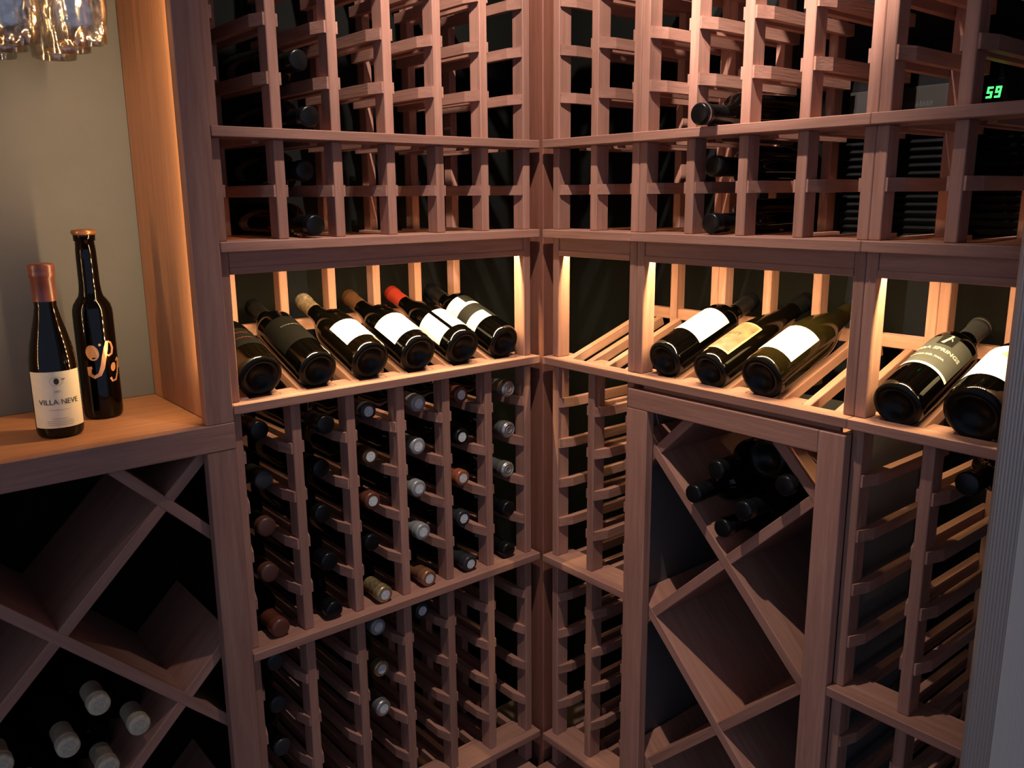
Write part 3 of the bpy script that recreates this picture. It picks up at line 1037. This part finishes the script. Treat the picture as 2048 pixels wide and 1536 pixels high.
for (y, z, v, lab) in ((0.466, -0.563, 0.0, 'black-capped bottle at the foot of the right bin pile'),
                       (0.418, -0.510, -0.02, 'black-necked bottle jutting out at the left of the right bin pile'),
                       (0.519, -0.512, -0.02, 'black-capped bottle in the centre of the right bin pile'),
                       (0.462, -0.456, -0.02, 'black-capped bottle at the top left of the right bin pile'),
                       (0.588, -0.452, -0.015, 'dim black-capped bottle at the right of the right bin pile')):
    bottle(lab, at_tip('right', y, v, z + ZF, 0.262), r_=0.0335, L_=0.262, cap='foil_black', group=GBR, seg=24)
bottle('black bottle lying base outwards on top of the right bin pile', lying('right', 0.536, 0.012, -0.408 - 0.018 + ZF, 0.0, 0.0, False), r_=0.0345, L_=0.25, cap='foil_black', group=GBR, seg=32)

# ---- bottles standing in the niche
ang = math.atan2(CAM.x + 0.88, -(CAM.y - 0.09))
Mx = Matrix.Translation((-0.875, 0.088, CT)) @ Matrix.Rotation(R(-8), 4, 'Z')
rS = 0.0322
b = bottle('short bottle with red wax top and cream VILLA NEVE label in the niche', Mx, 'flute', rS, 0.252, 'glass_brown', 'wax_red', 0.79, seg=44, capr=1.12, group='bottles standing in the niche')
lb = put('label', patch(rS + LR, 0.017, 0.100, -1.22, 1.22, 'label_cream', 28), b, label='cream paper label')
rT = rS + 2 * LR
put('lettering', text_wrap('VILLA NEVE', 0.0110, rT, 0.052, 0.02, 'ink_black', 0.0), lb)
put('lettering', text_wrap('1991', 0.0055, rT, 0.069, 0.0, 'ink_grey'), lb)
put('emblem', wrap_poly([ellipse(0, 0, 0.0036, 0.0048, 14), [(0.0075, 0.002), (0.0115, 0.002), (0.0115, 0.0032), (0.0075, 0.0034)]], rT, 0.086, 0.0, 'ink_black'), lb, label='small round black emblem')
put('emblem_ring', wrap_poly(stroke(ellipse(0, 0, 0.009, 0.0065, 24) + [(0.009, 0)], 0.0004), rT, 0.086, 0.0, 'ink_grey'), lb)
put('print', wrap_poly(squiggle(0.028, 0.0018, n=40, seed=21, th=0.0004), rT, 0.044, 0.0, 'ink_grey'), lb)
for k, (zz, wd) in enumerate(((0.031, 0.022), (0.0275, 0.036), (0.0245, 0.038), (0.0215, 0.034))):
    put('print', wrap_poly(squiggle(wd, 0.0011, n=46, seed=30 + k, th=0.0005), rT, zz, 0.0, 'ink_grey'), lb)

Mx = Matrix.Translation((-0.7955, 0.162, CT)) @ Matrix.Rotation(R(-4), 4, 'Z')
rB = 0.0292
b = bottle('tall slim black bottle with copper script in the niche', Mx, 'slim', rB, 0.296, 'glass_black', None, seg=44, group='bottles standing in the niche')
put('rim_cap', lathe([(0.0150, 0.288), (0.0172, 0.289), (0.0182, 0.2925), (0.0172, 0.2955), (0.012, 0.2970), (0, 0.2972)], 28, 'foil_copper'), b, label='copper wax rim')
rc = rB + 0.0005
ps = []
ps += [ellipse(-0.0125, 0.020, 0.0085, 0.0105, 18, 0.3)]
P1 = [(0.0085, 0.034), (0.0055, 0.024), (0.002, 0.012), (-0.001, 0.0), (-0.0055, -0.009), (-0.0125, -0.012), (-0.0185, -0.008), (-0.0185, 0.0), (-0.0145, 0.0005)]
ps += stroke(P1, [0.004, 0.006, 0.0062, 0.0062, 0.0052, 0.0046, 0.0058, 0.0066, 0.004])
P2 = [(0.0095, 0.034), (0.0140, 0.031), (0.0160, 0.024), (0.0140, 0.017), (0.0090, 0.0145), (0.0065, 0.0165)]
ps += stroke(P2, [0.002, 0.003, 0.0042, 0.0036, 0.0028, 0.002])
ps += [ellipse(-0.002, 0.030, 0.0018, 0.0018, 10)]
ps += [ellipse(0.0145, -0.001, 0.0042, 0.006, 14, -0.3)]
P3 = [(0.0255, 0.010), (0.0235, 0.0), (0.0215, -0.010), (0.0170, -0.0185), (0.0110, -0.0195), (0.0085, -0.0145)]
ps += stroke(P3, [0.002, 0.003, 0.003, 0.003, 0.0028, 0.0036])
P4 = [(0.020, 0.006), (0.024, 0.010), (0.028, 0.006), (0.0275, -0.002), (0.0245, -0.004)]
ps += stroke(P4, 0.0022)
ps = [[(x * 1.12, y * 1.2) for (x, y) in q] for q in ps]
put('lettering', wrap_poly(ps, rc, 0.084, 0.06, 'ink_copper', 'script'), b, label='copper script lettering')

# ---------------------------------------------------------------- hanging wine glasses
gp = [(0.0302, 0.0), (0.0325, 0.022), (0.0345, 0.045), (0.0352, 0.066), (0.0335, 0.088), (0.028, 0.108), (0.017, 0.124), (0.007, 0.132), (0.0038, 0.142),
      (0.0036, 0.195), (0.006, 0.203), (0.018, 0.2075), (0.0315, 0.2095), (0.0325, 0.2105), (0.0315, 0.2115), (0.0, 0.2120)]
gi = [(0.0, 0.130), (0.010, 0.125), (0.0255, 0.107), (0.0322, 0.0875), (0.0339, 0.066), (0.0332, 0.045), (0.0313, 0.022), (0.0292, 0.0005)]
gm = lathe(gi + gp, 36, 'clear_glass')
gn = [(-0.800, 0.032, 'clear wine glass hanging nearest the front, right-hand lane'), (-0.800, 0.113, 'clear wine glass hanging in the middle of the right-hand lane'), (-0.800, 0.194, 'clear wine glass hanging at the back of the right-hand lane'),
      (-0.874, 0.070, 'clear wine glass hanging at the front of the left-hand lane'), (-0.874, 0.150, 'clear wine glass hanging mid-way in the left-hand lane'), (-0.874, 0.230, 'clear wine glass hanging rearmost, left-hand lane by the frame edge')]
for (x, y, lab) in gn:
    g = put('wine_glass', gm, None, (x, y, 0.1985 + ZF), (0, 0, random.random() * 6))
    g['label'] = lab
    g['category'] = 'wine glass'
    g['group'] = 'wine glasses hanging in the niche'
